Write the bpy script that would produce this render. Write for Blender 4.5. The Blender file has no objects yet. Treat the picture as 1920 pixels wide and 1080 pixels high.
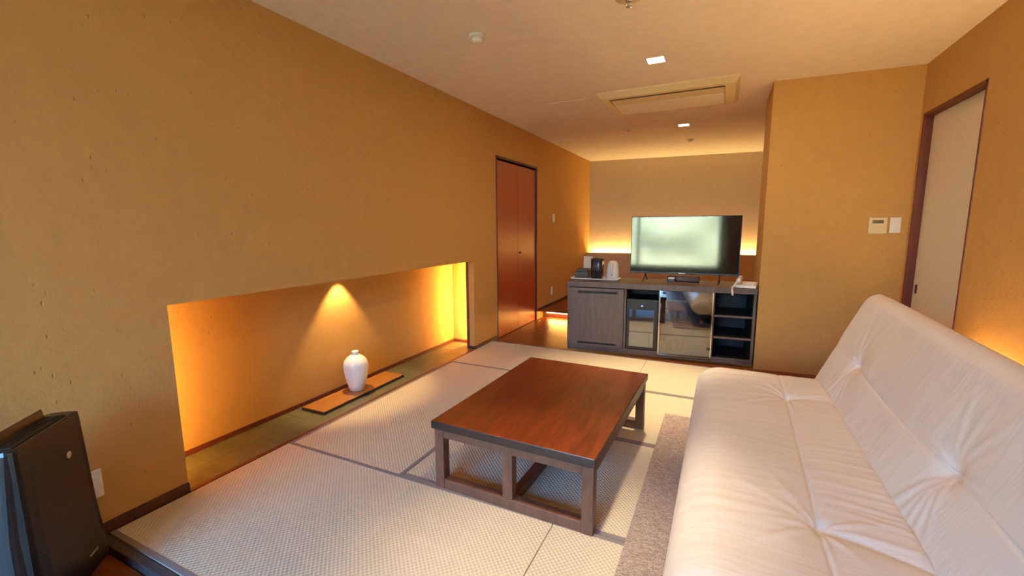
import bpy, bmesh, math, random
from mathutils import Vector, Matrix, noise
random.seed(7)
S = bpy.context.scene
COL = S.collection

# ------------------------------------------------------------------ camera
cam = bpy.data.cameras.new('camera'); camo = bpy.data.objects.new('camera', cam); COL.objects.link(camo)
yaw, pit, rol = (math.radians(a) for a in (-25.7459, -8.0833, -0.3683))
fw = Vector((math.sin(yaw)*math.cos(pit), math.cos(yaw)*math.cos(pit), math.sin(pit)))
rt = Vector((math.cos(yaw), -math.sin(yaw), 0)); up = rt.cross(fw)
r2 = rt*math.cos(rol)+up*math.sin(rol); u2 = -rt*math.sin(rol)+up*math.cos(rol)
M = Matrix((r2, u2, -fw)).transposed().to_4x4(); M.translation = (2.292, 0, 1.275)
camo.matrix_world = M
cam.sensor_width = 36; cam.lens = 818.97*36/1920; cam.clip_start = .02; cam.clip_end = 200
S.camera = camo

# ------------------------------------------------------------------ world, sun, exposure
W = bpy.data.worlds.new('sky'); S.world = W; W.use_nodes = True
bg = W.node_tree.nodes['Background']
bg.inputs[0].default_value = (.21, .51, 1.0, 1); bg.inputs[1].default_value = 39.0
sun = bpy.data.lights.new('sun', 'SUN'); sun.energy = 165; sun.angle = .01; sun.color = (1, .95, .86)
suno = bpy.data.objects.new('sun', sun); COL.objects.link(suno)
suno.rotation_euler = (math.radians(-42), 0, math.radians(-20))     # shines down towards -y: over the roof, onto the garden
WARM = (1.0, .76, .44)
AMB = (1.0, .56, .15)
S.view_settings.view_transform = 'Standard'; S.view_settings.look = 'None'
S.view_settings.exposure = 0.0; S.view_settings.gamma = 1
S.view_settings.use_curve_mapping = False
S.cycles.max_bounces = 9; S.cycles.diffuse_bounces = 6; S.cycles.glossy_bounces = 4; S.cycles.transparent_max_bounces = 12; S.cycles.caustics_reflective = False; S.cycles.caustics_refractive = False

# ------------------------------------------------------------------ materials
def lin(c):
    return tuple(((x/255)/12.92 if x/255 <= .04045 else ((x/255+.055)/1.055)**2.4) for x in c)+(1,)
class NT:
    def __init__(s, name):
        s.m = bpy.data.materials.new(name); s.m.use_nodes = True; s.t = s.m.node_tree
        s.b = s.t.nodes['Principled BSDF']; s.out = s.t.nodes['Material Output']
        s.co = s.t.nodes.new('ShaderNodeTexCoord').outputs['Object']
    def n(s, kind, **k):
        o = s.t.nodes.new(kind)
        for a, v in k.items(): setattr(o, a, v)
        return o
    def l(s, a, b): s.t.links.new(a, b)
    def setv(s, **k):
        for a, v in k.items(): s.b.inputs[a.replace('_', ' ')].default_value = v
        return s
    def mapping(s, scale, rot=(0, 0, 0), src=None):
        m = s.n('ShaderNodeMapping'); m.inputs['Scale'].default_value = scale; m.inputs['Rotation'].default_value = rot
        s.l(src or s.co, m.inputs[0]); return m.outputs[0]
    def noise(s, scale, detail=4, vec=None, rough=.5, dist=0):
        n = s.n('ShaderNodeTexNoise'); n.inputs['Scale'].default_value = scale
        n.inputs['Detail'].default_value = detail; n.inputs['Roughness'].default_value = rough; n.inputs['Distortion'].default_value = dist
        s.l(vec or s.co, n.inputs['Vector']); return n.outputs['Fac']
    def ramp(s, fac, stops):
        r = s.n('ShaderNodeValToRGB'); e = r.color_ramp.elements
        while len(e) < len(stops): e.new(.5)
        for i, (p, c) in enumerate(stops): e[i].position = p; e[i].color = c if len(c) == 4 else (*c, 1)
        s.l(fac, r.inputs[0]); return r.outputs[0]
    def math(s, op, a, b=None):
        n = s.n('ShaderNodeMath', operation=op)
        for i, v in enumerate((a, b)):
            if v is None: continue
            if isinstance(v, (int, float)): n.inputs[i].default_value = v
            else: s.l(v, n.inputs[i])
        return n.outputs[0]
    def mix(s, fac, a, b, mode='MIX'):
        n = s.n('ShaderNodeMix', data_type='RGBA', blend_type=mode)
        for i, v in ((0, fac), (6, a), (7, b)):
            if isinstance(v, (int, float)): n.inputs[i].default_value = v
            elif isinstance(v, tuple): n.inputs[i].default_value = v
            else: s.l(v, n.inputs[i])
        return n.outputs[2]
    def color(s, c):
        if isinstance(c, tuple): s.b.inputs['Base Color'].default_value = c
        else: s.l(c, s.b.inputs['Base Color'])
        return s
    def bump(s, h, strength, dist):
        n = s.n('ShaderNodeBump'); n.inputs['Strength'].default_value = strength; n.inputs['Distance'].default_value = dist
        s.l(h, n.inputs['Height']); s.l(n.outputs[0], s.b.inputs['Normal']); return s

MAT = {}
def plain(name, c, rough=.5, metal=0, **k):
    t = NT(name); n = t.noise(40, 2)
    t.color(t.mix(n, tuple(x*.94 for x in c[:3])+(1,), tuple(min(1, x*1.06) for x in c[:3])+(1,)))
    t.setv(Roughness=rough, Metallic=metal, **k); MAT[name] = t.m; return t
def plaster(name, c, flecks=True):
    t = NT(name)
    big = t.noise(1.6, 3); fine = t.noise(60, 6, rough=.65); mid = t.noise(14, 5, rough=.6)
    d = tuple(x*.88 for x in c[:3])+(1,); u = tuple(min(1, x*1.08) for x in c[:3])+(1,)
    base = t.mix(mid, d, u)
    base = t.mix(t.math('MULTIPLY', big, .25), base, tuple(x*.85 for x in c[:3])+(1,))
    h = t.math('ADD', t.math('MULTIPLY', mid, .6), t.math('MULTIPLY', fine, .5))
    if flecks:
        v = t.n('ShaderNodeTexVoronoi'); v.inputs['Scale'].default_value = 26; v.inputs['Randomness'].default_value = 1
        t.l(t.mapping((1, 1, .45), (.6, .2, 0)), v.inputs['Vector'])
        fl = t.ramp(v.outputs['Distance'], [(0.05, (1, 1, 1)), (.12, (0, 0, 0))])
        gate = t.ramp(t.noise(7, 2), [(.46, (0, 0, 0)), (.54, (1, 1, 1))])
        fl = t.math('MULTIPLY', fl, gate)
        base = t.mix(t.math('MULTIPLY', fl, .45), base, tuple(x*.4 for x in c[:3])+(1,))
        h = t.math('SUBTRACT', h, t.math('MULTIPLY', fl, .8))
    t.color(base).bump(h, .55, .004).setv(Roughness=.92, Specular_IOR_Level=.15); MAT[name] = t.m
def wood(name, c1, c2, rough=.4, grain=(1, 14, 14), coat=0, spec=.5, bs=.15):
    t = NT(name); v = t.mapping(grain)
    n1 = t.noise(2.2, 6, v, .6, 1.2); n2 = t.noise(11, 4, v, .6, .3)
    f = t.math('ADD', t.math('MULTIPLY', n1, .65), t.math('MULTIPLY', n2, .35))
    t.color(t.ramp(f, [(.33, c1), (.67, c2)])).bump(n2, bs, .002)
    t.setv(Roughness=rough, Coat_Weight=coat, Coat_Roughness=.12, Specular_IOR_Level=spec); MAT[name] = t.m
plaster('ochre_plaster', (.56, .322, .108, 1))
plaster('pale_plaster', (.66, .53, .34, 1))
plaster('ceiling_plaster', (.90, .84, .75, 1), False)
wood('floor_wood', lin((92, 40, 18)), lin((138, 66, 30)), .33, (1.5, 16, 16))
wood('table_wood', lin((84, 34, 12)), lin((132, 60, 24)), .3, (9, 1.2, 9), coat=.25)
wood('table_frame_wood', lin((92, 60, 48)), lin((118, 80, 66)), .5, (6, 6, 2))
wood('table_edge_wood', lin((46, 34, 30)), lin((60, 46, 42)), .4, (2, 6, 6))
wood('cabinet_wood', lin((78, 66, 64)), lin((106, 90, 86)), .5, (14, 14, 1.3), bs=.3)
wood('cabinet_dark', lin((14, 12, 12)), lin((26, 23, 23)), .6, (3, 10, 10))
wood('door_wood', lin((150, 62, 30)), lin((168, 78, 40)), .33, (9, 9, .8), bs=.05)
wood('dark_trim_wood', lin((62, 34, 24)), lin((84, 48, 34)), .5, (2, 2, 2))
wood('slate_trim', lin((58, 58, 64)), lin((76, 75, 80)), .5, (2, 6, 6))
wood('red_trim_wood', lin((92, 40, 26)), lin((112, 52, 34)), .5, (4, 4, 1))
wood('board_wood', lin((150, 98, 48)), lin((182, 126, 66)), .35, (12, 1.2, 12))
wood('headboard_wood', lin((196, 156, 104)), lin((212, 172, 118)), .6, (1.2, 8, 8))
# stone of the niche floor
t = NT('green_slate'); a = t.noise(5, 8, rough=.65); b = t.noise(34, 4)
t.color(t.mix(b, t.ramp(a, [(.3, lin((84, 88, 66))), (.6, lin((122, 122, 90))), (.8, lin((140, 128, 96)))]), lin((92, 92, 72)))).bump(a, .4, .004).setv(Roughness=.42)
MAT['green_slate'] = t.m
# woven tatami: small raised diamonds
def tatami(name, c):
    t = NT(name); sep = t.n('ShaderNodeSeparateXYZ'); t.l(t.co, sep.inputs[0])
    k = 2*math.pi/.021
    p = t.math('MULTIPLY', t.math('SINE', t.math('MULTIPLY', sep.outputs[0], k)), t.math('SINE', t.math('MULTIPLY', sep.outputs[1], k)))
    f = t.math('ADD', t.math('MULTIPLY', p, .5), .5)
    n = t.noise(90, 3); w = t.noise(2.5, 3)
    base = t.mix(f, tuple(x*.80 for x in c[:3])+(1,), c)
    base = t.mix(t.math('MULTIPLY', n, .22), base, tuple(x*.7 for x in c[:3])+(1,))
    base = t.mix(t.math('MULTIPLY', w, .2), base, tuple(x*.88 for x in c[:3])+(1,))
    t.color(base).bump(f, .55, .004).setv(Roughness=.62, Specular_IOR_Level=.35); MAT[name] = t.m
tatami('tatami_straw', (.70, .62, .49, 1))
t = NT('border_cloth'); a = t.noise(240, 2)
t.color(t.mix(a, lin((118, 112, 114)), lin((144, 136, 136)))).bump(a, .3, .002).setv(Roughness=.8); MAT['border_cloth'] = t.m
# rug
t = NT('woven_rug'); a = t.noise(230, 3, rough=.7); b = t.noise(70, 3, t.mapping((1, 2.4, 1), (0, 0, .7)))
f = t.math('ADD', t.math('MULTIPLY', a, .65), t.math('MULTIPLY', b, .35))
t.color(t.ramp(f, [(.36, lin((122, 104, 100))), (.5, lin((172, 152, 146))), (.64, lin((220, 202, 194)))])).bump(f, .9, .006).setv(Roughness=.95, Specular_IOR_Level=.1)
MAT['woven_rug'] = t.m
# sofa leather (fine cross wrinkles)
t = NT('cream_leather'); a = t.noise(4, 5, t.mapping((1.1, 7, 1.1)), .55, .6); b = t.noise(130, 3); c = t.noise(1.4, 2)
t.color(t.mix(c, (.76, .70, .65, 1), (.82, .77, .72, 1)))
h = t.math('ADD', t.math('MULTIPLY', t.math('POWER', a, 1.6), 1.0), t.math('MULTIPLY', b, .03))
t.bump(h, .10, .02).setv(Roughness=.42, Specular_IOR_Level=.4); MAT['cream_leather'] = t.m
plain('white_plastic', (.80, .78, .74, 1), .35); plain('ivory_plastic', (.72, .60, .36, 1), .45)
plain('ac_plastic', (.70, .58, .36, 1), .45); plain('ac_grille', (.84, .80, .72, 1), .5)
plain('black_gap', (.01, .009, .008, 1), .6)
plain('black_gloss', (.018, .017, .017, 1), .22); plain('black_satin', (.022, .021, .022, 1), .42)
plain('purifier_front', (.012, .0095, .0085, 1), .30, Specular_IOR_Level=.22); plain('grey_emblem', (.45, .42, .38, 1), .3, .7)
plain('screen_glass', (.006, .006, .007, 1), .06, IOR=1.72)
plain('fridge_glass', (.24, .28, .36, 1), .045, .92)
plain('porcelain', (.84, .82, .80, 1), .25); plain('chrome', (.8, .8, .8, 1), .15, 1)
plain('fusuma_paper', (.70, .62, .47, 1), .85); plain('lcd', (.16, .15, .08, 1), .3)
plain('metal_brown', (.12, .06, .03, 1), .35, .8); plain('dark_box', (.05, .048, .05, 1), .45)
plain('soil', (.16, .12, .07, 1), .95); plain('exterior_wall', (.5, .45, .38, 1), .9)
t = NT('leaf_green'); a = t.noise(3, 3)
t.color(t.mix(a, (.34, .38, .20, 1), (.52, .50, .32, 1))).setv(Roughness=.6); MAT['leaf_green'] = t.m
def glassy(name, tint, refl):
    t = NT(name); t.t.nodes.remove(t.b)
    tr = t.n('ShaderNodeBsdfTransparent'); tr.inputs[0].default_value = tint
    gl = t.n('ShaderNodeBsdfGlossy'); gl.inputs['Roughness'].default_value = .02
    fr = t.n('ShaderNodeFresnel'); fr.inputs[0].default_value = 1.5
    mx = t.n('ShaderNodeMixShader'); f = t.math('MINIMUM', t.math('ADD', fr.outputs[0], refl), 1.0)
    t.l(f, mx.inputs[0]); t.l(tr.outputs[0], mx.inputs[1]); t.l(gl.outputs[0], mx.inputs[2]); t.l(mx.outputs[0], t.out.inputs[0])
    MAT[name] = t.m
glassy('window_glass', (.96, .98, .97, 1), 0); glassy('cabinet_glass', (.62, .66, .72, 1), .17); glassy('tumbler_glass', (.93, .95, .96, 1), .04)
def emit(name, c, s):
    t = NT(name); t.setv(Emission_Strength=s); t.b.inputs['Emission Color'].default_value = (*c, 1)
    t.b.inputs['Base Color'].default_value = (.8, .8, .8, 1); MAT[name] = t.m
emit('lamp_glow', (1, .82, .5), 9); emit('strip_glow', (1, .62, .25), 6); emit('blue_led', (.15, .25, 1), 14)

# ------------------------------------------------------------------ mesh helpers
def link(name, me, mat, parent=None, loc=None, smooth=False):
    o = bpy.data.objects.new(name, me); COL.objects.link(o)
    if mat: me.materials.append(MAT[mat])
    if parent: o.parent = parent
    if loc: o.location = loc
    if smooth:
        for p in me.polygons: p.use_smooth = True
    return o
def bm_obj(name, bm, mat, parent=None, loc=None, smooth=False):
    bmesh.ops.recalc_face_normals(bm, faces=bm.faces)
    me = bpy.data.meshes.new(name); bm.to_mesh(me); bm.free()
    return link(name, me, mat, parent, loc, smooth)
def add_box(bm, lo, hi, bev=0, seg=2):
    c = [(a+b)/2 for a, b in zip(lo, hi)]; s = [abs(b-a) for a, b in zip(lo, hi)]
    r = bmesh.ops.create_cube(bm, size=1, matrix=Matrix.Translation(c) @ Matrix.Diagonal((*s, 1)))
    if bev:
        es = list({e for v in r['verts'] for e in v.link_edges})
        bmesh.ops.bevel(bm, geom=es, offset=min(bev, min(s)*.45), segments=seg, profile=.5, affect='EDGES')
def box(name, lo, hi, mat, parent=None, bev=.003, seg=2, loc=None):
    bm = bmesh.new(); add_box(bm, lo, hi, bev, seg); return bm_obj(name, bm, mat, parent, loc)
def boxes(name, lst, mat, parent=None, bev=0):
    bm = bmesh.new()
    for lo, hi in lst: add_box(bm, lo, hi, bev)
    return bm_obj(name, bm, mat, parent)
def lathe(name, prof, mat, parent=None, loc=None, seg=40, sq=None):
    bm = bmesh.new(); rings = []
    for r, z in prof:
        ring = []
        for i in range(seg):
            a = 2*math.pi*i/seg; x, y = math.cos(a), math.sin(a)
            if sq:      # superellipse plan
                m = (abs(x)**sq+abs(y)**sq)**(-1/sq); x *= m; y *= m
            ring.append(bm.verts.new((r*x, r*y, z)))
        rings.append(ring)
    for a, b in zip(rings, rings[1:]):
        for i in range(seg): bm.faces.new((a[i], a[(i+1) % seg], b[(i+1) % seg], b[i]))
    bm.faces.new(rings[0][::-1]); bm.faces.new(rings[-1])
    return bm_obj(name, bm, mat, parent, loc, True)
def tube(name, pts, r, mat, parent=None, seg=10):
    bm = bmesh.new(); rings = []; pts = [Vector(p) for p in pts]
    for i, p in enumerate(pts):
        d = (pts[min(i+1, len(pts)-1)]-pts[max(i-1, 0)]).normalized()
        a = d.orthogonal().normalized() if i == 0 else (rings_a - d*rings_a.dot(d)).normalized()
        rings_a = a; b = d.cross(a); rr = r[i] if isinstance(r, (list, tuple)) else r
        rings.append([bm.verts.new(p+a*rr*math.cos(2*math.pi*k/seg)+b*rr*math.sin(2*math.pi*k/seg)) for k in range(seg)])
    for A, B in zip(rings, rings[1:]):
        for k in range(seg): bm.faces.new((A[k], A[(k+1) % seg], B[(k+1) % seg], B[k]))
    bm.faces.new(rings[0][::-1]); bm.faces.new(rings[-1])
    return bm_obj(name, bm, mat, parent, None, True)
def prism(name, poly, z0, z1, mat, parent=None, loc=None, bev=0):
    bm = bmesh.new(); a = [bm.verts.new((x, y, z0)) for x, y in poly]; b = [bm.verts.new((x, y, z1)) for x, y in poly]
    n = len(poly); bm.faces.new(a[::-1]); bm.faces.new(b)
    for i in range(n): bm.faces.new((a[i], a[(i+1) % n], b[(i+1) % n], b[i]))
    if bev: bmesh.ops.bevel(bm, geom=list(bm.edges), offset=bev, segments=2, profile=.5, affect='EDGES')
    return bm_obj(name, bm, mat, parent, loc)
def thing(name, label, cat, loc=(0, 0, 0), rz=0, group=None):
    o = bpy.data.objects.new(name, None); COL.objects.link(o); o.empty_display_size = .1
    o.location = loc; o.rotation_euler = (0, 0, rz); return tag(o, label, cat, group)
def tag(o, label, cat, group=None):
    o['label'] = label; o['category'] = cat
    if group: o['group'] = group
    return o
def struct(o, label=None):
    o['kind'] = 'structure'
    if label: o['label'] = label
    return o
def area(name, loc, rot, sx, sy, power, color, parent=None):
    l = bpy.data.lights.new(name, 'AREA'); l.shape = 'RECTANGLE'; l.size = sx; l.size_y = sy; l.energy = power; l.color = color
    o = bpy.data.objects.new(name, l); COL.objects.link(o); o.location = loc; o.rotation_euler = rot
    if parent: o.parent = parent
    return o
def spot(name, loc, power, size, blend, color, parent=None, radius=.03, rot=(0, 0, 0)):
    l = bpy.data.lights.new(name, 'SPOT'); l.energy = power; l.spot_size = math.radians(size); l.spot_blend = blend
    l.color = color; l.shadow_soft_size = radius
    o = bpy.data.objects.new(name, l); COL.objects.link(o); o.location = loc; o.rotation_euler = rot
    if parent: o.parent = parent
    return o

# ------------------------------------------------------------------ room shell
H = 2.448; XR = 3.588; YB = -2.4; WF = -.035         # ceiling, right wall, back (window) wall, wood floor level
NY0, NY1, NZ, NX = 1.095, 3.848, .923, -.385         # niche opening and depth
DY0, DY1, DZ = 4.362, 5.54, 2.046                    # folding door
wl = boxes('wall_left', [((-.09, YB, -.1), (0, NY0, H+.1)), ((-.09, NY0, NZ), (0, NY1, H+.1)), ((-.09, NY1, -.1), (0, DY0, H+.1)),
        ((-.09, DY0, DZ), (0, DY1, H+.1)), ((-.09, DY1, -.1), (0, 8.6, H+.1)), ((-.7, YB-.2, -.2), (-.6, 8.9, H+.2)),  # last box here: unseen outer slab, added to block sun leaks
        ((-.46, .86, -.1), (NX, 4.08, 1.05)), ((NX, .80, -.1), (-.09, .88, 1.05)), ((NX, 4.035, -.1), (-.09, 4.10, 1.05)), ((NX, .86, .96), (-.05, 4.08, 1.05))], 'ochre_plaster')
struct(wl, 'ochre plaster wall with long low lit niche')
struct(boxes('ceiling', [((-.7, YB-.25, H), (4.6, 8.9, H+.2))], 'ceiling_plaster'), 'pale plaster ceiling')
# right wall with the sliding door opening
RY0, RY1, RZ = 3.505, 4.40, 2.083
struct(boxes('wall_right', [((XR, YB, -.2), (XR+.12, RY0, H+.1)), ((XR, RY0, RZ), (XR+.12, RY1, H+.1)), ((XR, RY1, -.2), (XR+.12, 8.9, H+.1)), ((4.2, YB-.2, -.2), (4.3, 8.9, H+.1))], 'ochre_plaster'),
       'ochre plaster wall behind the sofa')
# thick partition beside the low cabinet
bm = bmesh.new(); vs = []
TP = math.atan(.0624)
pts = [(2.600, 4.388), (XR+.02, 4.388+.0624*(XR-2.58)), (XR+.02, 5.10), (2.596, 5.045)]
pw = prism('wall_partition', pts, -.1, H+.05, 'ochre_plaster'); struct(pw, 'ochre partition wall end beside the low cabinet')
# far wall, washed by the strip behind the headboard panel
FA = math.atan(.085)
def far_pt(x, off=0): return 8.126+.085*x+off
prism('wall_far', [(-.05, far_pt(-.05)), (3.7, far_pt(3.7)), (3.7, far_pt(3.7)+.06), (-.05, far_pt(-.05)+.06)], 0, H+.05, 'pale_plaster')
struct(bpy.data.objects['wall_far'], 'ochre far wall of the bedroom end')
prism('wall_outer_far', [(-.7, 8.75), (4.4, 8.75), (4.4, 8.95), (-.7, 8.95)], -.2, H+.1, 'ochre_plaster'); struct(bpy.data.objects['wall_outer_far'])
# window wall behind the camera
WX0, WX1, WZ0, WZ1 = .05, 2.24, .22, 2.26
struct(boxes('wall_front', [((-.7, YB-.12, -.2), (WX0, YB, H+.1)), ((WX1, YB-.12, -.2), (4.3, YB, H+.1)), ((WX0, YB-.12, -.2), (WX1, YB, WZ0)), ((WX0, YB-.12, WZ1), (WX1, YB, H+.1))], 'ochre_plaster'),
       'ochre wall with the wide garden window')
win = boxes('window_1', [((WX0, YB-.09, WZ0), (WX1, YB-.02, WZ0+.05)), ((WX0, YB-.09, WZ1-.05), (WX1, YB-.02, WZ1)), ((WX0, YB-.09, WZ0), (WX0+.05, YB-.02, WZ1)),
        ((WX1-.05, YB-.09, WZ0), (WX1, YB-.02, WZ1)), ((.30, YB-.09, WZ0), (.36, YB-.02, WZ1))], 'dark_trim_wood')
struct(win, 'wide wood framed garden window')
for x0, x1 in ((WX0+.05, .30), (.36, WX1-.05)): box('pane', (x0, YB-.058, WZ0+.05), (x1, YB-.052, WZ1-.05), 'window_glass', win, 0)
box('sill', (WX0-.03, YB-.01, WZ0-.04), (WX1+.03, YB+.06, WZ0-.002), 'dark_trim_wood', win)
portal = area('daylight_portal', ((WX0+WX1)/2, YB-.11, (WZ0+WZ1)/2), (math.radians(90), 0, 0), WX1-WX0, WZ1-WZ0, 1, (1, 1, 1))
portal.data.cycles.is_portal = True

# ------------------------------------------------------------------ floors
fl = boxes('floor', [((-.7, YB-.2, -.2), (4.3, 8.9, WF-.022))], 'black_gap'); struct(fl, 'floor slab under planks and mats')
def plank_rows(x0, x1, ya, yb, z, wdt, lens):
    y = ya; i = 0
    while y < yb-.01:
        y1 = min(y+wdt, yb); x = x0-lens*((i*.37) % 1)
        while x < x1-.02:
            a, b = max(x, x0), min(x+lens, x1)
            if b-a > .03: box('floor_plank', (a+.0006, y+.0006, z-.02), (b-.0006, y1-.0006, z), 'floor_wood', fl, .0012, 1)
            x += lens
        y = y1; i += 1
plank_rows(0, XR, YB, .735, WF, .145, 1.8)
plank_rows(0, XR, 4.222, 5.80, WF+.012, .145, 1.8)
TY0, TY1 = .775, 4.205
box('edge_sill', (0, .738, -.08), (XR, .772, -.002), 'slate_trim', fl, .003)
box('edge_sill', (.0, 4.206, -.08), (XR, 4.221, -.004), 'dark_trim_wood', fl, .002)
box('edge_sill', (-.012, NY0, -.08), (.016, NY1, .002), 'red_trim_wood', fl, .002)
def mat_piece(x0, x1, y0, y1, along):
    g = .0012
    m = box('tatami_mat', (x0+g, y0+g, -.05), (x1-g, y1-g, 0), 'tatami_straw', fl, .003, 2)
    hw = .024
    if along == 'x': rs = [((x0+g, y0+g), (x1-g, y0+hw)), ((x0+g, y1-hw), (x1-g, y1-g))]
    else: rs = [((x0+g, y0+g), (x0+hw, y1-g)), ((x1-hw, y0+g), (x1-g, y1-g))]
    for a, b in rs: box('cloth_border', (*a, -.003), (*b, .0015), 'border_cloth', m, .001, 1)
X0, X1 = .018, 3.47
A1, A2, A3 = 1.648, 2.506, 3.362; XM = 1.697
mat_piece(X0, XM, TY0, A1, 'x'); mat_piece(XM, X1, TY0, A1, 'x')
mat_piece(X0, .862, A1, A3, 'y'); mat_piece(.862, 2.62, A1, A2, 'x'); mat_piece(.862, 2.62, A2, A3, 'x'); mat_piece(2.62, X1, A1, A3, 'y')
mat_piece(X0, XM, A3, TY1, 'x'); mat_piece(XM, X1, A3, TY1, 'x')
box('edge_sill', (X1+.001, .772, -.08), (XR, 4.205, -.004), 'dark_trim_wood', fl, .002)
# slate tiles in the niche
ys = [.88, 1.30, 1.905, 2.51, 3.115, 3.72, 4.035]
for a, b in zip(ys, ys[1:]):
    box('slate_tile', (-.384, a+.001, -.05), (-.2, b-.001, -.004), 'green_slate', fl, .0015, 1)
ys = [.88, 1.62, 2.225, 2.83, 3.435, 4.035]
for a, b in zip(ys, ys[1:]):
    box('slate_tile', (-.1985, a+.001, -.05), (-.0135, b-.001, -.004), 'green_slate', fl, .0015, 1)
# raised platform of the bedroom end, lit from under its nosing
PZ = .095; PY = 5.66
plat = boxes('floor_platform', [((0, PY+.13, -.1), (XR, 8.75, PZ-.022))], 'board_wood'); struct(plat, 'raised wooden platform floor at the bedroom end')
y = PY; i = 0
while y < 8.05:
    y1 = y+.16; box('platform_plank', (0.001, y+.0006, PZ-.024), (XR, y1-.0006, PZ), 'floor_wood', plat, .002, 1); y = y1
st = tag(box('led_strip', (.06, PY+.108, .035), (2.95, PY+.128, .055), 'strip_glow', None, .001), 'glowing amber strip under the nosing of the raised wooden step', 'light')
area('step_light', (1.45, PY+.105, .055), (math.radians(-48), 0, 0), 2.7, .02, 42, (1, .46, .09))
# baseboards
struct(boxes('baseboard_left', [((0, .772, -.03), (.014, NY0+.0, .045)), ((0, NY1, -.03), (.014, DY0-.02, .028)), ((0, DY1+.03, PZ), (.012, 8.2, PZ+.03)), ((0, YB+.07, WF), (.014, .772, .045))], 'dark_trim_wood', None, .002), 'dark brown baseboard')
struct(boxes('baseboard_niche', [((NX, .88, -.004), (NX+.012, 4.035, .026)), ((NX, 4.022, -.004), (-.09, 4.035, .026))], 'red_trim_wood', None, .0015), 'thin red brown baseboard inside the niche')
# niche post and return strip
struct(box('trim_1', (-.094, NY1-.004, -.01), (-.062, NY1+.02, NZ), 'red_trim_wood', None, .002), 'slim red brown post at the niche end')
struct(box('trim_2', (-.0905, NY1-.006, -.004), (.002, NY1+.002, .026), 'dark_trim_wood', None, .001))

# ------------------------------------------------------------------ folding door in the left wall
d = thing('door_1', 'reddish brown two leaf folding door', 'door'); del d['category']; struct(d)
box('jamb', (-.08, DY0, WF), (.006, DY0+.02, DZ), 'dark_trim_wood', d); box('jamb', (-.08, DY1-.02, WF), (.006, DY1, DZ), 'dark_trim_wood', d)
box('head', (-.08, DY0, DZ-.026), (.006, DY1, DZ), 'dark_trim_wood', d)
mid = (DY0+DY1)/2
for a, b in ((DY0+.022, mid-.001), (mid+.001, DY1-.022)):
    leaf = box('door_leaf', (-.045, a, WF+.012), (-.012, b, DZ-.045), 'door_wood', d, .003)
lathe('knob', [(.006, 0), (.006, .012), (.013, .018), (.015, .026), (.009, .032)], 'metal_brown', leaf, (-.012, mid+.03, .945), 20).rotation_euler = (0, math.radians(90), 0)
# sliding door in the right wall
d = thing('door_2', 'cream paper sliding door with dark brown frame', 'door'); del d['category']; struct(d)
box('jamb', (XR-.004, RY1-.022, WF), (XR+.13, RY1, RZ), 'red_trim_wood', d); box('jamb', (XR-.004, RY0, WF), (XR+.13, RY0+.018, RZ), 'red_trim_wood', d)
box('head', (XR-.004, RY0, RZ-.024), (XR+.13, RY1, RZ), 'red_trim_wood', d)
pn = box('sliding_panel', (XR+.052, RY0+.018, 0), (XR+.08, RY1-.022, RZ-.024), 'fusuma_paper', d, .002)
box('finger_pull', (XR+.049, 4.30, .745), (XR+.053, 4.335, .812), 'metal_brown', pn, .001)

# ------------------------------------------------------------------ niche: lights, board, vase
area('niche_light', (-.14, 3.945, .47), (0, math.radians(90), math.radians(0)), .86, .02, 14, (1, .52, .11))
tag(box('led_strip', (-.118, 3.935, .03), (-.102, 3.955, .93), 'strip_glow', None, .001), 'upright amber strip hidden behind the post at the far niche end', 'light')
area('niche_light', (-.14, .985, .47), (0, math.radians(90), 0), .86, .02, 14, (1, .52, .11))
tag(box('led_strip', (-.118, .975, .03), (-.102, .995, .93), 'strip_glow', None, .001), 'upright amber strip hidden behind the near niche edge', 'light')
n = thing('niche_downlight', 'small round downlight in the niche ceiling above the white vase', 'light', (-.292, 2.43, .96))
lathe('trim_ring', [(.03, 0), (.03, -.004), (.02, -.004), (.02, 0)], 'white_plastic', n, None, 24)
lathe('lens', [(.018, -.001), (.018, -.003), (.012, -.004)], 'lamp_glow', n, None, 20)
spot('niche_spot', (0, 0, -.012), 40, 80, .5, (1, .66, .26), n, .012)
b = tag(box('display_board', (-.172/2-.02, -.42, 0), (.172/2+.02, .42, .022), 'board_wood', None, .003), 'narrow wooden display board on the slate niche floor', 'board')
b.location = (-.225, 2.425, -.004); b.rotation_euler.z = math.radians(.5)
boxes('edge_band', [((-.109, -.423, -.0), (.109, -.4205, .018)), ((-.109, .4205, 0), (.109, .423, .018)), ((.1065, -.4205, 0), (.109, .4205, .018))], 'table_edge_wood', b)
v = thing('vase', 'white porcelain bottle vase with small neck on the wooden board', 'vase', (-.225, 2.42, .018))
lathe('vase_body', [(.048, 0), (.054, .004), (.068, .05), (.086, .12), (.0935, .175), (.093, .205), (.084, .236), (.062, .262), (.04, .276), (.027, .283)], 'porcelain', v, None, 48)
lathe('vase_neck', [(.026, .281), (.0235, .290), (.023, .299), (.0265, .306), (.0255, .309), (.018, .309), (.017, .29)], 'porcelain', v, None, 40)

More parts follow.
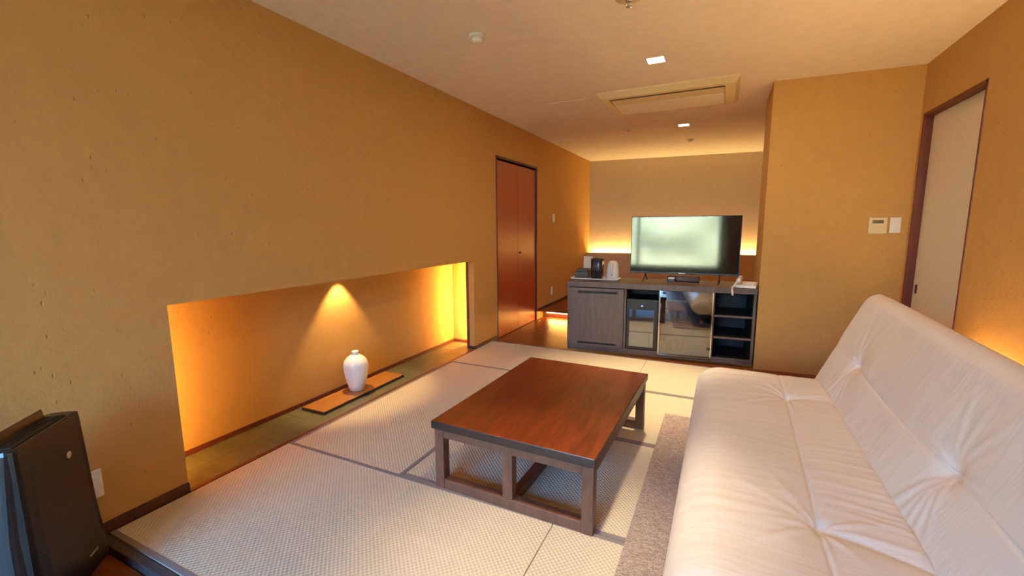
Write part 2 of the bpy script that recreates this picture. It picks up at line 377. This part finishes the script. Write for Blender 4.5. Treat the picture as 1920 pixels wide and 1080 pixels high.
# ------------------------------------------------------------------ ceiling fittings
def downlight(x, y, label, power, glow, size=72):
    t = thing('ceiling_downlight', label, 'light', (x, y, H), 0, 'square ceiling downlights')
    s = .066
    boxes('frame', [((-s, -s, -.005), (s, -s+.008, .0)), ((-s, s-.008, -.005), (s, s, 0)), ((-s, -s, -.005), (-s+.008, s, 0)), ((s-.008, -s, -.005), (s, s, 0))], 'white_plastic', t)
    box('lens', (-s+.008, -s+.008, -.003), (s-.008, s-.008, -.0005), 'lamp_glow', t, 0)
    spot('downlight_beam', (0, 0, -.012), power, size, 1.0, WARM, t, .045)
    area('downlight_glow', (0, 0, -.008), (0, 0, 0), .1, .1, glow, WARM, t)
downlight(1.785, 3.45, 'square glowing ceiling downlight between the sprinkler and the air conditioner', 375, 11, 60)
downlight(1.793, 5.744, 'small square glowing downlight beyond the air conditioner', 170, 8)
downlight(1.79, 1.36, 'square ceiling downlight above the near end of the low table', 215, 1.0, 46)
t = thing('smoke_detector', 'round white smoke detector on ceiling near the left wall', 'detector', (.846, 2.526, H))
lathe('base', [(.052, 0), (.052, -.012), (.048, -.018)], 'white_plastic', t); lathe('head', [(.040, -.016), (.042, -.03), (.036, -.044), (.02, -.048)], 'white_plastic', t)
t = thing('smoke_detector', 'tiny round detector on ceiling near the far wall', 'detector', (1.806, 6.73, H))
lathe('base', [(.045, 0), (.045, -.012), (.04, -.016)], 'white_plastic', t); lathe('head', [(.035, -.014), (.036, -.028), (.02, -.036)], 'white_plastic', t)
def sprinkler(x, y, label):
    t = thing('sprinkler', label, 'sprinkler', (x, y, H), 0, 'ceiling sprinklers')
    lathe('escutcheon', [(.072, 0), (.070, -.004), (.045, -.010), (.03, -.008)], 'ac_plastic', t, None, 30)
    lathe('nozzle', [(.02, -.005), (.02, -.02), (.01, -.024)], 'chrome', t, None, 16)
    for s in (-1, 1): tube('yoke_arm', [(s*.010, 0, -.018), (s*.014, 0, -.03), (s*.004, 0, -.044)], .0025, 'chrome', t, 6)
    lathe('deflector', [(.014, -.044), (.015, -.046), (.004, -.047)], 'chrome', t, None, 16)
sprinkler(1.781, 2.485, 'chrome sprinkler head at the top of the view above the table')
sprinkler(1.154, 5.705, 'tiny chrome sprinkler head left of the small far downlight')
ac = thing('ceiling_air_conditioner', 'long cream cassette air conditioner set in the ceiling', 'air conditioner', (1.77, 4.435, H))
ax, ay = .575, .385; dz = -.028
bm = bmesh.new()
o_ = [(-ax, -ay), (ax, -ay), (ax, ay), (-ax, ay)]; m_ = [(-ax+.03, -ay+.05), (ax-.03, -ay+.05), (ax-.03, ay-.03), (-ax+.03, ay-.03)]; i_ = [(-ax+.085, -ay+.105), (ax-.11, -ay+.105), (ax-.11, ay-.06), (-ax+.085, ay-.06)]
rings = [[bm.verts.new((x, y, z)) for x, y in q] for q, z in ((o_, 0), (o_, -.012), (m_, -.046), (i_, -.046), (i_, -.006))]
for a, b in zip(rings, rings[1:]):
    for k in range(4): bm.faces.new((a[k], a[(k+1) % 4], b[(k+1) % 4], b[k]))
bm_obj('panel_frame', bm, 'ac_plastic', ac)
box('outlet_slot', (-ax+.08, -ay+.10, -.028), (ax-.105, -ay+.215, -.004), 'black_gap', ac, 0)
fp = box('flap', (-ax+.088, 0, -.006), (ax-.113, .13, 0), 'ac_plastic', ac, .002); fp.location = (0, -ay+.205, -.026); fp.rotation_euler.x = math.radians(-6)
box('intake_grille', (-ax+.088, -ay+.34, -.047), (ax-.113, ay-.064, -.030), 'ac_grille', ac, .003)
hx0, hx1, hy0, hy1 = .64, 1.105, 4.165, 4.62
h = thing('ceiling_hatch', 'flush square access hatch in the ceiling left of the air conditioner', 'hatch', (.8725, 4.3925, H))
a, b = (hx1-hx0)/2, (hy1-hy0)/2
boxes('frame', [((-a, -b, -.004), (a, -b+.012, 0)), ((-a, b-.012, -.004), (a, b, 0)), ((-a, -b, -.004), (-a+.012, b, 0)), ((a-.012, -b, -.004), (a, b, 0))], 'ceiling_plaster', h, .001)
box('cover', (-a+.015, -b+.015, -.002), (a-.015, b-.015, 0), 'ceiling_plaster', h, .0005)
# headboard
hb = struct(prism('trim_3', [(0, far_pt(0)-.22), (3.58, far_pt(3.58)-.22), (3.58, far_pt(3.58)-.12), (0, far_pt(0)-.12)], PZ, .775, 'headboard_wood'), 'low wooden headboard panel in front of the far wall')
area('headboard_light', (1.75, far_pt(1.75)-.06, .735), (math.radians(180-24), 0, FA), 3.4, .05, 44, (1, .66, .25))
tag(prism('led_strip', [(.03, far_pt(.03)-.08), (3.5, far_pt(3.5)-.08), (3.5, far_pt(3.5)-.05), (.03, far_pt(.03)-.05)], .70, .715, 'strip_glow'), 'long amber strip behind the low headboard panel on the far wall', 'light')

# ------------------------------------------------------------------ wall plates
def plate(name, label, cat, loc, w, h, facing, mat='white_plastic', rockers=1, group=None):
    t = thing(name, label, cat, loc, {'x': math.radians(90), 'y': 0}[facing], group)
    if facing == 'y': t.rotation_euler.z = TP
    box('cover_plate', (-w/2, -.008, -h/2), (w/2, 0, h/2), mat, t, .003)
    for i in range(rockers): box('rocker', (-w*.26, -.011, -h*.32+i*h*.66/rockers), (w*.26, -.006, -h*.32+(i+1)*h*.66/rockers-.004), mat, t, .0015)
    return t
plate('light_switch', 'white switch plate on the left wall beyond the folding door', 'switch', (0, 6.18, 1.385), .075, .115, 'x')
plate('wall_outlet', 'white outlet plate low on the wall beyond the folding door', 'outlet', (0, 6.12, .31), .07, .12, 'x', rockers=2)
plate('wall_outlet', 'white outlet plate low on the wall behind the black air purifier', 'outlet', (0, .748, .226), .07, .12, 'x', rockers=2)
for c in ('wall_outlet', 'wall_outlet.001', 'light_switch'):
    bpy.data.objects[c].rotation_euler.z = math.radians(90)
def part_y(x): return 4.388+.0624*(x-2.58)
t = thing('wall_controller', 'yellowed air conditioner control plate with small display', 'controller', (3.392, part_y(3.392)-.001, 1.259), TP)
box('cover_plate', (-.06, -.016, -.064), (.06, 0, .064), 'ivory_plastic', t, .004)
box('display', (-.038, -.0175, .018), (.034, -.015, .044), 'lcd', t, .001); box('button', (.012, -.0185, -.004), (.03, -.015, .004), 'ivory_plastic', t, .001)
plate('light_switch', 'white switch plate beside the control plate on the partition', 'switch', (3.505, part_y(3.505)-.001, 1.262), .07, .122, 'y')

# ------------------------------------------------------------------ low table
t = thing('low_table', 'low dark brown wooden table with open rail base on the tatami', 'table', (1.489, 2.192, 0), -.0262)
tx, ty, tz = .4065, .5755, .349
top = box('tabletop', (-tx+.003, -ty+.003, tz-.036), (tx-.003, ty-.003, tz), 'table_wood', t, .003)
boxes('edge_band', [((-tx, -ty, tz-.040), (tx, -ty+.004, tz-.002)), ((-tx, ty-.004, tz-.040), (tx, ty, tz-.002)), ((-tx, -ty, tz-.040), (-tx+.004, ty, tz-.002)), ((tx-.004, -ty, tz-.040), (tx, ty, tz-.002))], 'table_edge_wood', top, .0015)
fx, fy, lw = .398, .562, .05
for sy in (-1, 1):
    for sx in (-1, 1):
        box('leg', (min(sx*fx, sx*(fx-lw)), min(sy*fy, sy*(fy-lw)), 0), (max(sx*fx, sx*(fx-lw)), max(sy*fy, sy*(fy-lw)), tz-.038), 'table_frame_wood', t, .003)
    y0, y1 = sorted((sy*fy, sy*(fy-lw)))
    box('middle_post', (-.025, y0+.002, .05), (.025, y1-.002, tz-.082), 'table_frame_wood', t, .003)
    box('bottom_rail', (-fx+lw, y0+.002, 0), (fx-lw, y1-.002, .05), 'table_frame_wood', t, .003)
    box('apron', (-fx+lw, y0+.002, tz-.085), (fx-lw, y1-.002, tz-.038), 'table_frame_wood', t, .003)
for sx in (-1, 1):
    x0, x1 = sorted((sx*fx, sx*(fx-.03)))
    box('apron', (x0+.0015, -fy+lw, tz-.085), (x1-.0015, fy-lw, tz-.038), 'table_frame_wood', t, .003)
box('floor_rail', (-.022, -fy+lw, 0.0), (.022, fy-lw, .045), 'table_frame_wood', t, .003)

# ------------------------------------------------------------------ rug
rg = tag(box('rug', (2.0, .99, 0), (3.3, 2.985, .009), 'woven_rug', None, .004), 'pinkish grey woven rug under the white sofa', 'rug')
rg.location.z = .0016

# ------------------------------------------------------------------ sofa
sofa = thing('sofa', 'armless cream leather sofa bed with tufted seat and reclined back', 'sofa', (0, 0, .011))
def E(d, r):
    if d >= r: return 1.0
    return math.sqrt(max(0, 1-(1-max(d, 0)/r)**2))
def samples(L, n, r):
    out = []
    for i in range(n+1):
        u = i/n; s = u*u*u*(u*(6*u-15)+10); out.append(L*(.45*s+.55*u) if 0 < i < n else L*u)
    k = [0]+[r*(1-math.cos(a*math.pi/16)) for a in range(1, 8)]
    k = [x for x in k if x < L/4]
    return sorted(set([round(x, 5) for x in k+[L-x for x in k]]+[round(x, 5) for x in out if r < x < L-r]))
def cushion(name, L, Wd, zm, ht, hb, rs, rt0, rt1, detail, frame, mat, parent, fine=(.3, .4)):
    ss = samples(L, 260, rs); ts = sorted(set(samples(Wd, 90, min(rt0, rt1))+[round(fine[0]+(fine[1]-fine[0])*i/40, 5) for i in range(41)])); bm = bmesh.new(); T = []; B = []
    for s in ss:
        rowT = []; rowB = []
        for q in ts:
            e = E(min(s, L-s), rs)*E(q, rt0)*E(Wd-q, rt1)
            edge = e < 1e-6
            vt = bm.verts.new(frame(s, q, zm+ht*e+detail(s, q)*min(1, e*1.2)))
            rowT.append(vt); rowB.append(vt if edge else bm.verts.new(frame(s, q, zm-hb*e)))
        T.append(rowT); B.append(rowB)
    for i in range(len(ss)-1):
        for j in range(len(ts)-1):
            for G, fl_ in ((T, 0), (B, 1)):
                q = [G[i][j], G[i+1][j], G[i+1][j+1], G[i][j+1]]
                if fl_: q.reverse()
                u = []
                for x in q:
                    if x not in u: u.append(x)
                if len(u) >= 3:
                    try: bm.faces.new(u)
                    except ValueError: pass
    return bm_obj(name, bm, mat, parent, None, True)
SY0, SY1 = .98, 2.985; SL = SY1-SY0
def g(x, w): return math.exp(-(x/w)**2)
def fold(ds, dq, ang, w, ln, amp):
    c, s_ = math.cos(ang), math.sin(ang); a = ds*c+dq*s_; b = -ds*s_+dq*c
    if a <= 0: return 0
    return amp*g(b, w*(.5+a/ln))*math.exp(-(a/ln)**2)*min(1, a/.03)
def seat_detail(s, q):
    y = SY0+s; z = 0
    qd = .398+.036*max(0, min(1, (y-1.43)/1.09))
    inside = 1/(1+math.exp(-(y-1.40)*60))*1/(1+math.exp((y-2.55)*60))
    a = .25+.75*inside if y > 1.43 else .8
    z -= a*(.009*g(q-qd, .045)+.009*g(q-qd, .006))
    for yd, qq in ((1.43, .398), (2.52, .434)):
        r = math.hypot(y-yd, q-qq); z -= .016*g(r, .03)+.008*g(r, .12)
        for k in range(9):
            z += fold(y-yd, q-qq, k*.698+.3+(.2 if k % 2 else 0), .010, .15+.06*(k % 3), .0042)
        if q > qq: z -= (.006*g(y-yd-.4*(qq-q)*(yd < 2), .03)+.005*g(y-yd-.4*(qq-q)*(yd < 2), .006))*(1-g(q-qq, .03))
    for y_, a_, w_, m_ in ((1.475, 1.30, .008, 1.0), (1.52, 1.42, .006, .7), (1.545, 1.36, .010, 1.0), (1.62, 1.52, .007, .6), (1.655, 1.40, .011, .8), (1.76, 1.55, .009, .45), (1.84, 1.48, .012, .5), (1.97, 1.6, .010, .35)):
        z += m_*.0045*fold(y-y_, .66-q, a_, w_, .22, 1.0)      # pulled folds between the near tuft and the crease
    n1 = noise.noise((q*2.2+.4*y, y*9, 1.7)); n2 = noise.noise((q*3+.8*y, y*24, 5.1)); n3 = noise.noise((q*4, y*3, 9))
    z += .0035*n1*(.6+.4*n3)+.0022*n2*max(0, .4+n3)
    return z
def seat_frame(s, q, z): return (2.19+q, SY0+s, z)
cushion('seat', SL, .665, .275, .128, .125, .15, .14, .05, seat_detail, seat_frame, 'cream_leather', sofa, (.38, .45))
bo = Vector((2.785, 0, .298)); ba = Vector((.385, 0, .923)).normalized(); bn = Vector((-ba.z, 0, ba.x))
BH = .655
def back_detail(s, q):
    y = SY0+s; z = 0; qd = .305
    for yd in (1.59, 2.62):
        r = math.hypot(y-yd, q-qd); z -= .022*g(r, .05)+.008*g(r, .15)
        for k, an in enumerate((-2.2, -1.95, -1.72, -1.5, -1.2, 1.1, 1.5, 2.0, .25, 2.9)):
            m_ = 1.0 if k < 5 else .45
            z += m_*fold(y-yd, q-qd, an, .012, .20+.05*(k % 3), .0065)
            z -= m_*fold(y-yd, q-qd, an+.13, .011, .18, .004)
    qs = qd-.012*math.sin((y-1.55)*2.93) if y > 1.55 else qd
    z -= (.008*g(q-qs, .05)+.006*g(q-qs, .006))*(.9 if y < 2.64 else .3)
    n1 = noise.noise((q*3+y, y*7, 3.7)); n3 = noise.noise((q*3, y*2, 4)); z += .003*n1+.008*n3
    z += .0035*noise.noise((q*3-y*2, y*17+q*9, 2.2))*max(0, 1-q/.28)
    return z
def back_frame(s, q, z):
    q *= .955+.045*max(0, min(1, (SY0+s-1.3)/1.5))
    p = bo+ba*q+bn*z
    return (p.x, SY0+s, p.z)
cushion('backrest', SL+.035, BH, -.06, .06, .06, .055, .05, .075, back_detail, back_frame, 'cream_leather', sofa, (.27, .33))
box('base_frame', (2.30, SY0+.12, .105), (2.95, SY1-.12, .16), 'black_satin', sofa, .006)
for x in (2.34, 2.88):
    for y in (SY0+.2, SY1-.2): lathe('leg', [(.016, 0), (.02, .01), (.02, .11)], 'chrome', sofa, (x, y, 0), 20)
# low ledge with a light gap behind the sofa
struct(box('trim_4', (3.44, YB, 0), (3.50, 3.32, .50), 'dark_trim_wood'), 'low dark ledge along the wall behind the sofa')
bpy.data.objects['trim_4'].location.z = .002
area('ledge_light', (3.545, 1.0, .46), (math.radians(180), 0, 0), .05, 4.55, 50, (1, .57, .20))
tag(box('led_strip', (3.535, -1.2, .40), (3.555, 3.28, .415), 'strip_glow', None, .001), 'amber strip in the ledge along the wall behind the sofa', 'light')
bpy.data.objects['led_strip'].location.z = 0

# ------------------------------------------------------------------ low cabinet
CW, CD, CZ = 1.722, .47, .712
CA = math.atan(.13/1.71)
cab = thing('low_cabinet', 'long grey wooden low cabinet with shelves and glass door', 'cabinet', (.872, 4.262, 0), CA)
box('countertop', (-.006, -.012, CZ-.055), (CW+.004, CD, CZ), 'cabinet_wood', cab, .004)
box('plinth', (.0, .004, 0), (CW, CD, .05), 'cabinet_wood', cab, .003)
box('back_panel', (.01, CD-.012, .05), (CW-.01, CD-.002, CZ-.055), 'cabinet_dark', cab, 0)
zt = CZ-.057
for x0, x1 in ((0, .02), (.572, .592), (.895, .912), (1.365, 1.385), (CW-.022, CW)):
    box('upright', (x0, .002, .05), (x1, CD-.012, zt), 'cabinet_wood', cab, .002)
# grey door with two finger slots
bm = bmesh.new()
dx0, dx1, dz0, dz1 = .022, .570, .055, zt-.004
sl = [(.115, .505, .075, .095), (.115, .505, .600, .622)]
xs_ = [dx0, .115, .505, dx1]; zs_ = [dz0, .075, .095, .600, .622, dz1]
for i in range(3):
    for j in range(5):
        if i == 1 and j in (1, 3): continue
        add_box(bm, (xs_[i], -.018, zs_[j]), (xs_[i+1], .0, zs_[j+1]))
bmesh.ops.remove_doubles(bm, verts=bm.verts, dist=1e-5)
cd = bm_obj('cabinet_door', bm, 'cabinet_wood', cab)
for x0, x1, z0, z1 in sl:
    box('slot_back', (x0, -.006, z0), (x1, -.001, z1), 'cabinet_dark', cd, 0)
    box('slot_lip', (x0-.008, -.021, z0-.006), (x1+.008, -.0175, z0-.0005), 'cabinet_wood', cd, .001)
    box('slot_lip', (x1+.001, -.021, z0), (x1+.012, -.0175, z1+.004), 'cabinet_wood', cd, .001)
for x0, x1 in ((1.3855, 1.388), (CW-.0245, CW-.0225), (.9125, .915), (1.3625, 1.3645)): box('side_darkener', (x0, .014, .051), (x1, CD-.014, zt-.001), 'cabinet_dark', cab, 0)  # thin dark sheets added to make the cabinet inside darker
box('bottom_darkener', (1.388, .014, .0505), (CW-.025, CD-.014, .053), 'cabinet_dark', cab, 0)  # added dark sheet over the bottom of the open shelves
# open shelves on the right
for z in (.250, .452): sh = box('shelf', (1.387, .012, z-.018), (CW-.023, CD-.014, z), 'cabinet_dark', cab, .002); box('shelf_edge', (1.387, .004, z-.019), (CW-.023, .0125, z+.0005), 'cabinet_wood', sh, .001)  # shelf bodies darkened with the inside, front edges keep the cabinet grey
# shelf behind the glass
box('shelf', (.914, .03, .335), (1.363, CD-.014, .352), 'cabinet_wood', cab, .002)
gd = box('glass_door', (.908, -.012, .028), (1.368, -.006, zt+.002), 'cabinet_glass', cab, .001)
boxes('polished_edge', [((.903, -.014, .022), (.912, -.004, zt+.004)), ((1.364, -.014, .022), (1.374, -.004, zt+.004)), ((.903, -.014, .018), (1.374, -.004, .034))], 'chrome', gd, .001)
box('hinge', (1.335, -.018, .115), (1.366, -.004, .138), 'black_satin', gd, .002); box('hinge', (.93, -.018, .625), (.96, -.004, .648), 'black_satin', gd, .002)
# items behind the glass
def cabp(x, y, z):
    c, s_ = math.cos(CA), math.sin(CA); return (.872+c*x-s_*y, 4.262+s_*x+c*y, z)
fr = thing('mini_fridge', 'black framed mini fridge with mirrored door inside the cabinet', 'fridge', cabp(.744, .03, .052), CA)
box('body', (-.145, .02, 0), (.145, .40, .50), 'black_satin', fr, .006)
fd = box('door', (-.15, -.012, .0), (.15, .018, .505), 'black_gloss', fr, .006)
box('mirror_panel', (-.118, -.0145, .03), (.112, -.011, .40), 'fridge_glass', fd, .001)
box('power_led', (-.006, -.016, .436), (.003, -.0115, .445), 'blue_led', fd, 0)
for i, x in enumerate((1.03, 1.12)):
    c = thing('teacup', ['white porcelain cup on the upper shelf behind the cabinet glass, left one', 'white porcelain cup on the upper shelf behind the cabinet glass, right one'][i], 'cup', cabp(x, .16, .3545), 0, 'cups behind the cabinet glass')
    lathe('cup_body', [(.022, 0), (.03, .01), (.036, .04), (.037, .068), (.034, .068), (.032, .04), (.02, .012)], 'porcelain', c, None, 28)
    gl = thing('tumbler', ['clear tumbler low behind the cabinet glass, left one', 'clear tumbler low behind the cabinet glass, right one'][i], 'glass', cabp(x-.03, .17, .052), 0, 'tumblers behind the cabinet glass')
    lathe('glass_body', [(.026, 0), (.028, .004), (.033, .11), (.031, .11), (.026, .01)], 'tumbler_glass', gl, None, 28)

# ------------------------------------------------------------------ on the cabinet
tv = thing('television', 'large black flat screen television standing on the grey cabinet', 'television', (1.942, 4.56, CZ+.001))
tw, thh = .4975, .565; tb = .082
box('back_shell', (-.40, .012, tb+.04), (.40, .052, tb+.40), 'black_satin', tv, .012, 3)
sc_ = box('bezel', (-tw, -.008, tb), (tw, .014, tb+thh), 'black_satin', tv, .003)
box('screen', (-tw+.007, -.0095, tb+.018), (tw-.007, -.0078, tb+thh-.007), 'screen_glass', sc_, 0)
box('brand_plate', (-.03, -.0098, tb+.005), (.03, -.0078, tb+.012), 'grey_emblem', sc_, 0)
for x in (-.345, .335):
    tube('stand_leg', [(x, 0, tb+.012), (x, -.02, tb-.02), (x-.008, -.095, .006)], .006, 'black_satin', tv, 8)
    tube('stand_leg', [(x, .004, tb+.012), (x, .02, tb-.02), (x+.004, .095, .006)], .006, 'black_satin', tv, 8)
tr = tag(lathe('tea_tray', [(.01, 0), (.985, 0), (1.0, .12), (.985, .12), (.97, .04), (.01, .04)], 'porcelain', None, None, 64, 7), 'pale oblong tray holding the tea things on the cabinet', 'tray')
tr.scale = (.258, .115, .10); tr.location = (1.085, 4.565, CZ+.001)
zt_ = CZ+.0055
c = thing('tea_caddy', 'low black tea box at the left end of the tray', 'box', (.945, 4.55, zt_))
box('box_body', (-.072, -.06, 0), (.072, .06, .07), 'dark_box', c, .004); box('lid', (-.05, -.05, .071), (.074, .062, .10), 'black_satin', c, .004)
c = thing('ice_pail', 'tall black rounded canister between tea box and white kettle', 'canister', (1.100, 4.56, zt_))
lathe('pail_body', [(.056, 0), (.060, .004), (.061, .188), (.059, .192)], 'black_gloss', c, None, 48, 4); lathe('lid', [(.062, .193), (.063, .205), (.058, .213), (.02, .215)], 'black_satin', c, None, 48, 4)
tube('lid_knob', [(-.016, 0, .214), (-.012, 0, .224), (.012, 0, .224), (.016, 0, .214)], .004, 'chrome', c, 8)
k = thing('kettle', 'white electric kettle at the right end of the tray', 'kettle', (1.262, 4.575, zt_), math.radians(-48))
lathe('kettle_base', [(.066, 0), (.068, .006), (.066, .016)], 'white_plastic', k, None, 40)
lathe('kettle_body', [(.062, .017), (.066, .03), (.062, .09), (.052, .15), (.045, .172)], 'white_plastic', k, None, 40)
lathe('lid', [(.044, .173), (.042, .182), (.028, .188), (.01, .190)], 'white_plastic', k, None, 32)
tube('handle', [(.045, -.03, .165), (.066, -.05, .175), (.076, -.058, .15), (.078, -.058, .08), (.070, -.052, .05), (.05, -.036, .045)], .009, 'white_plastic', k, 10)
tube('spout', [(-.035, .03, .13), (-.055, .045, .155), (-.066, .053, .172)], [.016, .013, .009], 'white_plastic', k, 10)
cr = tag(box('menu_card', (-.05, -.002, 0), (.05, .002, .225), 'fusuma_paper', None, .0005), 'pale card propped up behind the black canister and tea box', 'card')
cr.location = (.955, 4.70, CZ+.001); cr.rotation_euler = (math.radians(-6), 0, 0)
p = thing('telephone', 'white desk telephone at the right end of the cabinet', 'telephone', (2.50, 4.44, CZ+.001), math.radians(-8))
bm = bmesh.new()
pr = [(-.075, 0), (.068, 0), (.068, .046), (-.075, .026)]
A = [bm.verts.new((-.085, y, z)) for y, z in pr]; B = [bm.verts.new((.085, y, z)) for y, z in pr]
bm.faces.new(A); bm.faces.new(B[::-1])
for i in range(4): bm.faces.new((A[i], B[i], B[(i+1) % 4], A[(i+1) % 4]))
bmesh.ops.bevel(bm, geom=list(bm.edges), offset=.006, segments=2, profile=.5, affect='EDGES')
body = bm_obj('phone_body', bm, 'white_plastic', p)
for i in range(3):
    for j in range(4): box('key', (.0+i*.024, -.058+j*.026, .029+j*.0036), (.016+i*.024, -.041+j*.026, .034+j*.0036), 'ac_grille', body, .001)
hs = tube('handset', [(-.055, -.075, .056), (-.055, -.06, .070), (-.055, -.03, .074), (-.055, .03, .080), (-.055, .05, .080), (-.055, .066, .068)], [.019, .021, .014, .014, .021, .019], 'white_plastic', p, 12)
cpts = []
for i in range(150):
    u = i/149; a = u*2*math.pi*22
    base = Vector((-.07, -.09, .05)).lerp(Vector((-.095, -.152, .0)), min(1, u*1.6))
    if u > .62: base = Vector((-.095, -.152, 0)).lerp(Vector((-.085, -.166, -.055)), (u-.62)/.38)
    else: base.z = max(.012, base.z)
    cpts.append(base+Vector((.006*math.cos(a), .003*math.sin(a), .006*math.sin(a))))
tube('coiled_cord', cpts, .0028, 'white_plastic', p, 6)
c = thing('remote_holder', 'small white block on the cabinet under the television', 'remote', (1.845, 4.60, CZ+.001))
box('holder_body', (-.035, -.03, 0), (.035, .03, .028), 'dark_box', c, .003); box('white_remote', (-.03, -.026, .0285), (.03, .026, .045), 'white_plastic', c, .004)
c = thing('sound_bar', 'low brown box lying behind the television feet', 'box', (1.95, 4.665, CZ+.001))
box('housing', (-.15, -.03, .0), (.15, .03, .055), 'dark_trim_wood', c, .005); box('front_grille', (-.14, -.032, .008), (.14, -.0305, .047), 'red_trim_wood', c, .0005)

# ------------------------------------------------------------------ air purifier
ap = thing('air_purifier', 'tall black air purifier standing in the corner by the left wall', 'air purifier', (.205, .490, WF+.001), math.radians(134))
# local: x along the width, -y is the front side
PW, PD, PH = .172, .112, .645
def rr(w, d, r, n=6):
    out = []
    for cx, cy, a0 in ((w-r, d-r, 0), (-w+r, d-r, 90), (-w+r, -d+r, 180), (w-r, -d+r, 270)):
        for k in range(n+1):
            a = math.radians(a0+90*k/n); out.append((cx+r*math.cos(a), cy+r*math.sin(a)))
    return out
def loft(name, sections, mat, parent, cap=True):
    bm = bmesh.new(); R = [[bm.verts.new((x, y+yo, z)) for x, y in rr(w, d, r)] for w, d, r, z, yo in sections]
    n = len(R[0])
    for a, b in zip(R, R[1:]):
        for i in range(n): bm.faces.new((a[i], a[(i+1) % n], b[(i+1) % n], b[i]))
    bm.faces.new(R[0][::-1]); bm.faces.new(R[-1])
    return bm_obj(name, bm, mat, parent, None, False)
loft('base', [(PW-.014, PD-.014, .03, 0, 0), (PW-.006, PD-.008, .035, .05, 0)], 'black_satin', ap)
bd = loft('body', [(PW, PD, .045, .05, 0), (PW+.004, PD+.002, .045, .12, 0), (PW, PD-.008, .045, .35, -.008), (PW-.004, .07, .03, PH-.09, -.044), (PW-.008, .044, .02, PH-.012, -.068), (PW-.012, .040, .018, PH, -.069)], 'black_gloss', ap)
fpn = bmesh.new(); secs = []
for z, xr_, yf in ((.055, PW+.012, .030), (.12, PW+.014, .026), (.30, PW+.002, .018), (PH-.03, PW-.010, .010), (PH-.002, PW-.012, .008)):
    prof_ = [(-PW+.012, .02), (-PW+.012, -.004), (-PW+.024, -yf*.75), (-PW+.06, -yf), (xr_-.03, -yf), (xr_-.008, -yf*.8), (xr_, -yf*.3), (xr_, .03)]
    secs.append([fpn.verts.new((x, -PD+y, z)) for x, y in prof_])
for a, b in zip(secs, secs[1:]):
    for k in range(len(a)): fpn.faces.new((a[k], a[(k+1) % len(a)], b[(k+1) % len(a)], b[k]))
fpn.faces.new(secs[0]); fpn.faces.new(secs[-1][::-1])
fpo = bm_obj('front_panel', fpn, 'purifier_front', ap)
lathe('emblem', [(.013, 0), (.013, .002), (.009, .003)], 'grey_emblem', fpo, (.060, -PD-.0125, PH-.125), 24).rotation_euler = (math.radians(90), 0, 0)
box('maker_mark', (.06, -PD-.0285, .115), (.11, -PD-.0255, .122), 'grey_emblem', fpo, 0)
fp_ = bmesh.new(); add_box(fp_, (-.138, -.102, PH+.0005), (.118, -.040, PH+.003), .001)
bm_obj('outlet_grille', fp_, 'black_gap', ap)
for i in range(4): box('louver_slat', (-.132, -.096+i*.013, PH+.003), (.112, -.093+i*.013, PH+.006), 'black_satin', ap, .001, 1)
lv = box('louver', (-.140, -.004, 0), (.120, .0, .030), 'black_satin', ap, .001); lv.location = (0, -.038, PH+.002); lv.rotation_euler.x = math.radians(-12)
box('side_handle', (-PW-.004, -.06, PH-.16), (-PW+.006, -.02, PH-.14), 'grey_emblem', ap, .002)

# ------------------------------------------------------------------ garden outside the window (seen mirrored in the television)
struct(box('ground', (-9, -14, -.4), (12, YB-.13, -.25), 'soil', None, 0), 'garden soil outside the window')
hd = thing('garden_hedge', 'long leafy green hedge in the garden outside the window', 'hedge', (1.2, -7.0, -.25))
V = []; F = []; rnd = random.Random(3)
for i in range(15000):
    x = rnd.uniform(-4.2, 4.2); zz = 2.15*rnd.random(); top = rnd.random() < .15
    bulge = .22*noise.noise((x*.9, zz*1.1, 2.0))+.05*rnd.random()
    c = Vector((x, (.55+bulge) if not top else rnd.uniform(-.55, .6), zz if not top else 2.15+bulge*.6))
    nrm = Vector((rnd.uniform(-.5, .5), 1 if not top else .3, rnd.uniform(-.1, .8) if not top else 1)).normalized()
    ta = Matrix.Rotation(rnd.random()*6.28, 3, nrm) @ nrm.orthogonal().normalized(); tb_ = nrm.cross(ta)
    s1, s2 = rnd.uniform(.06, .11), rnd.uniform(.035, .06); k = len(V)
    V += [c-ta*s1, c+tb_*s2+nrm*.01, c+ta*s1, c-tb_*s2+nrm*.01]; F.append((k, k+1, k+2, k+3))
me = bpy.data.meshes.new('foliage'); me.from_pydata(V, [], F); o = link('foliage', me, 'leaf_green', hd); o['kind'] = 'stuff'
for i in range(5): tube('trunk', [(-3.4+i*1.7, 0, 0), (-3.36+i*1.7, .03, .9), (-3.4+i*1.7, 0, 1.8)], [.07, .05, .03], 'dark_trim_wood', hd, 8)
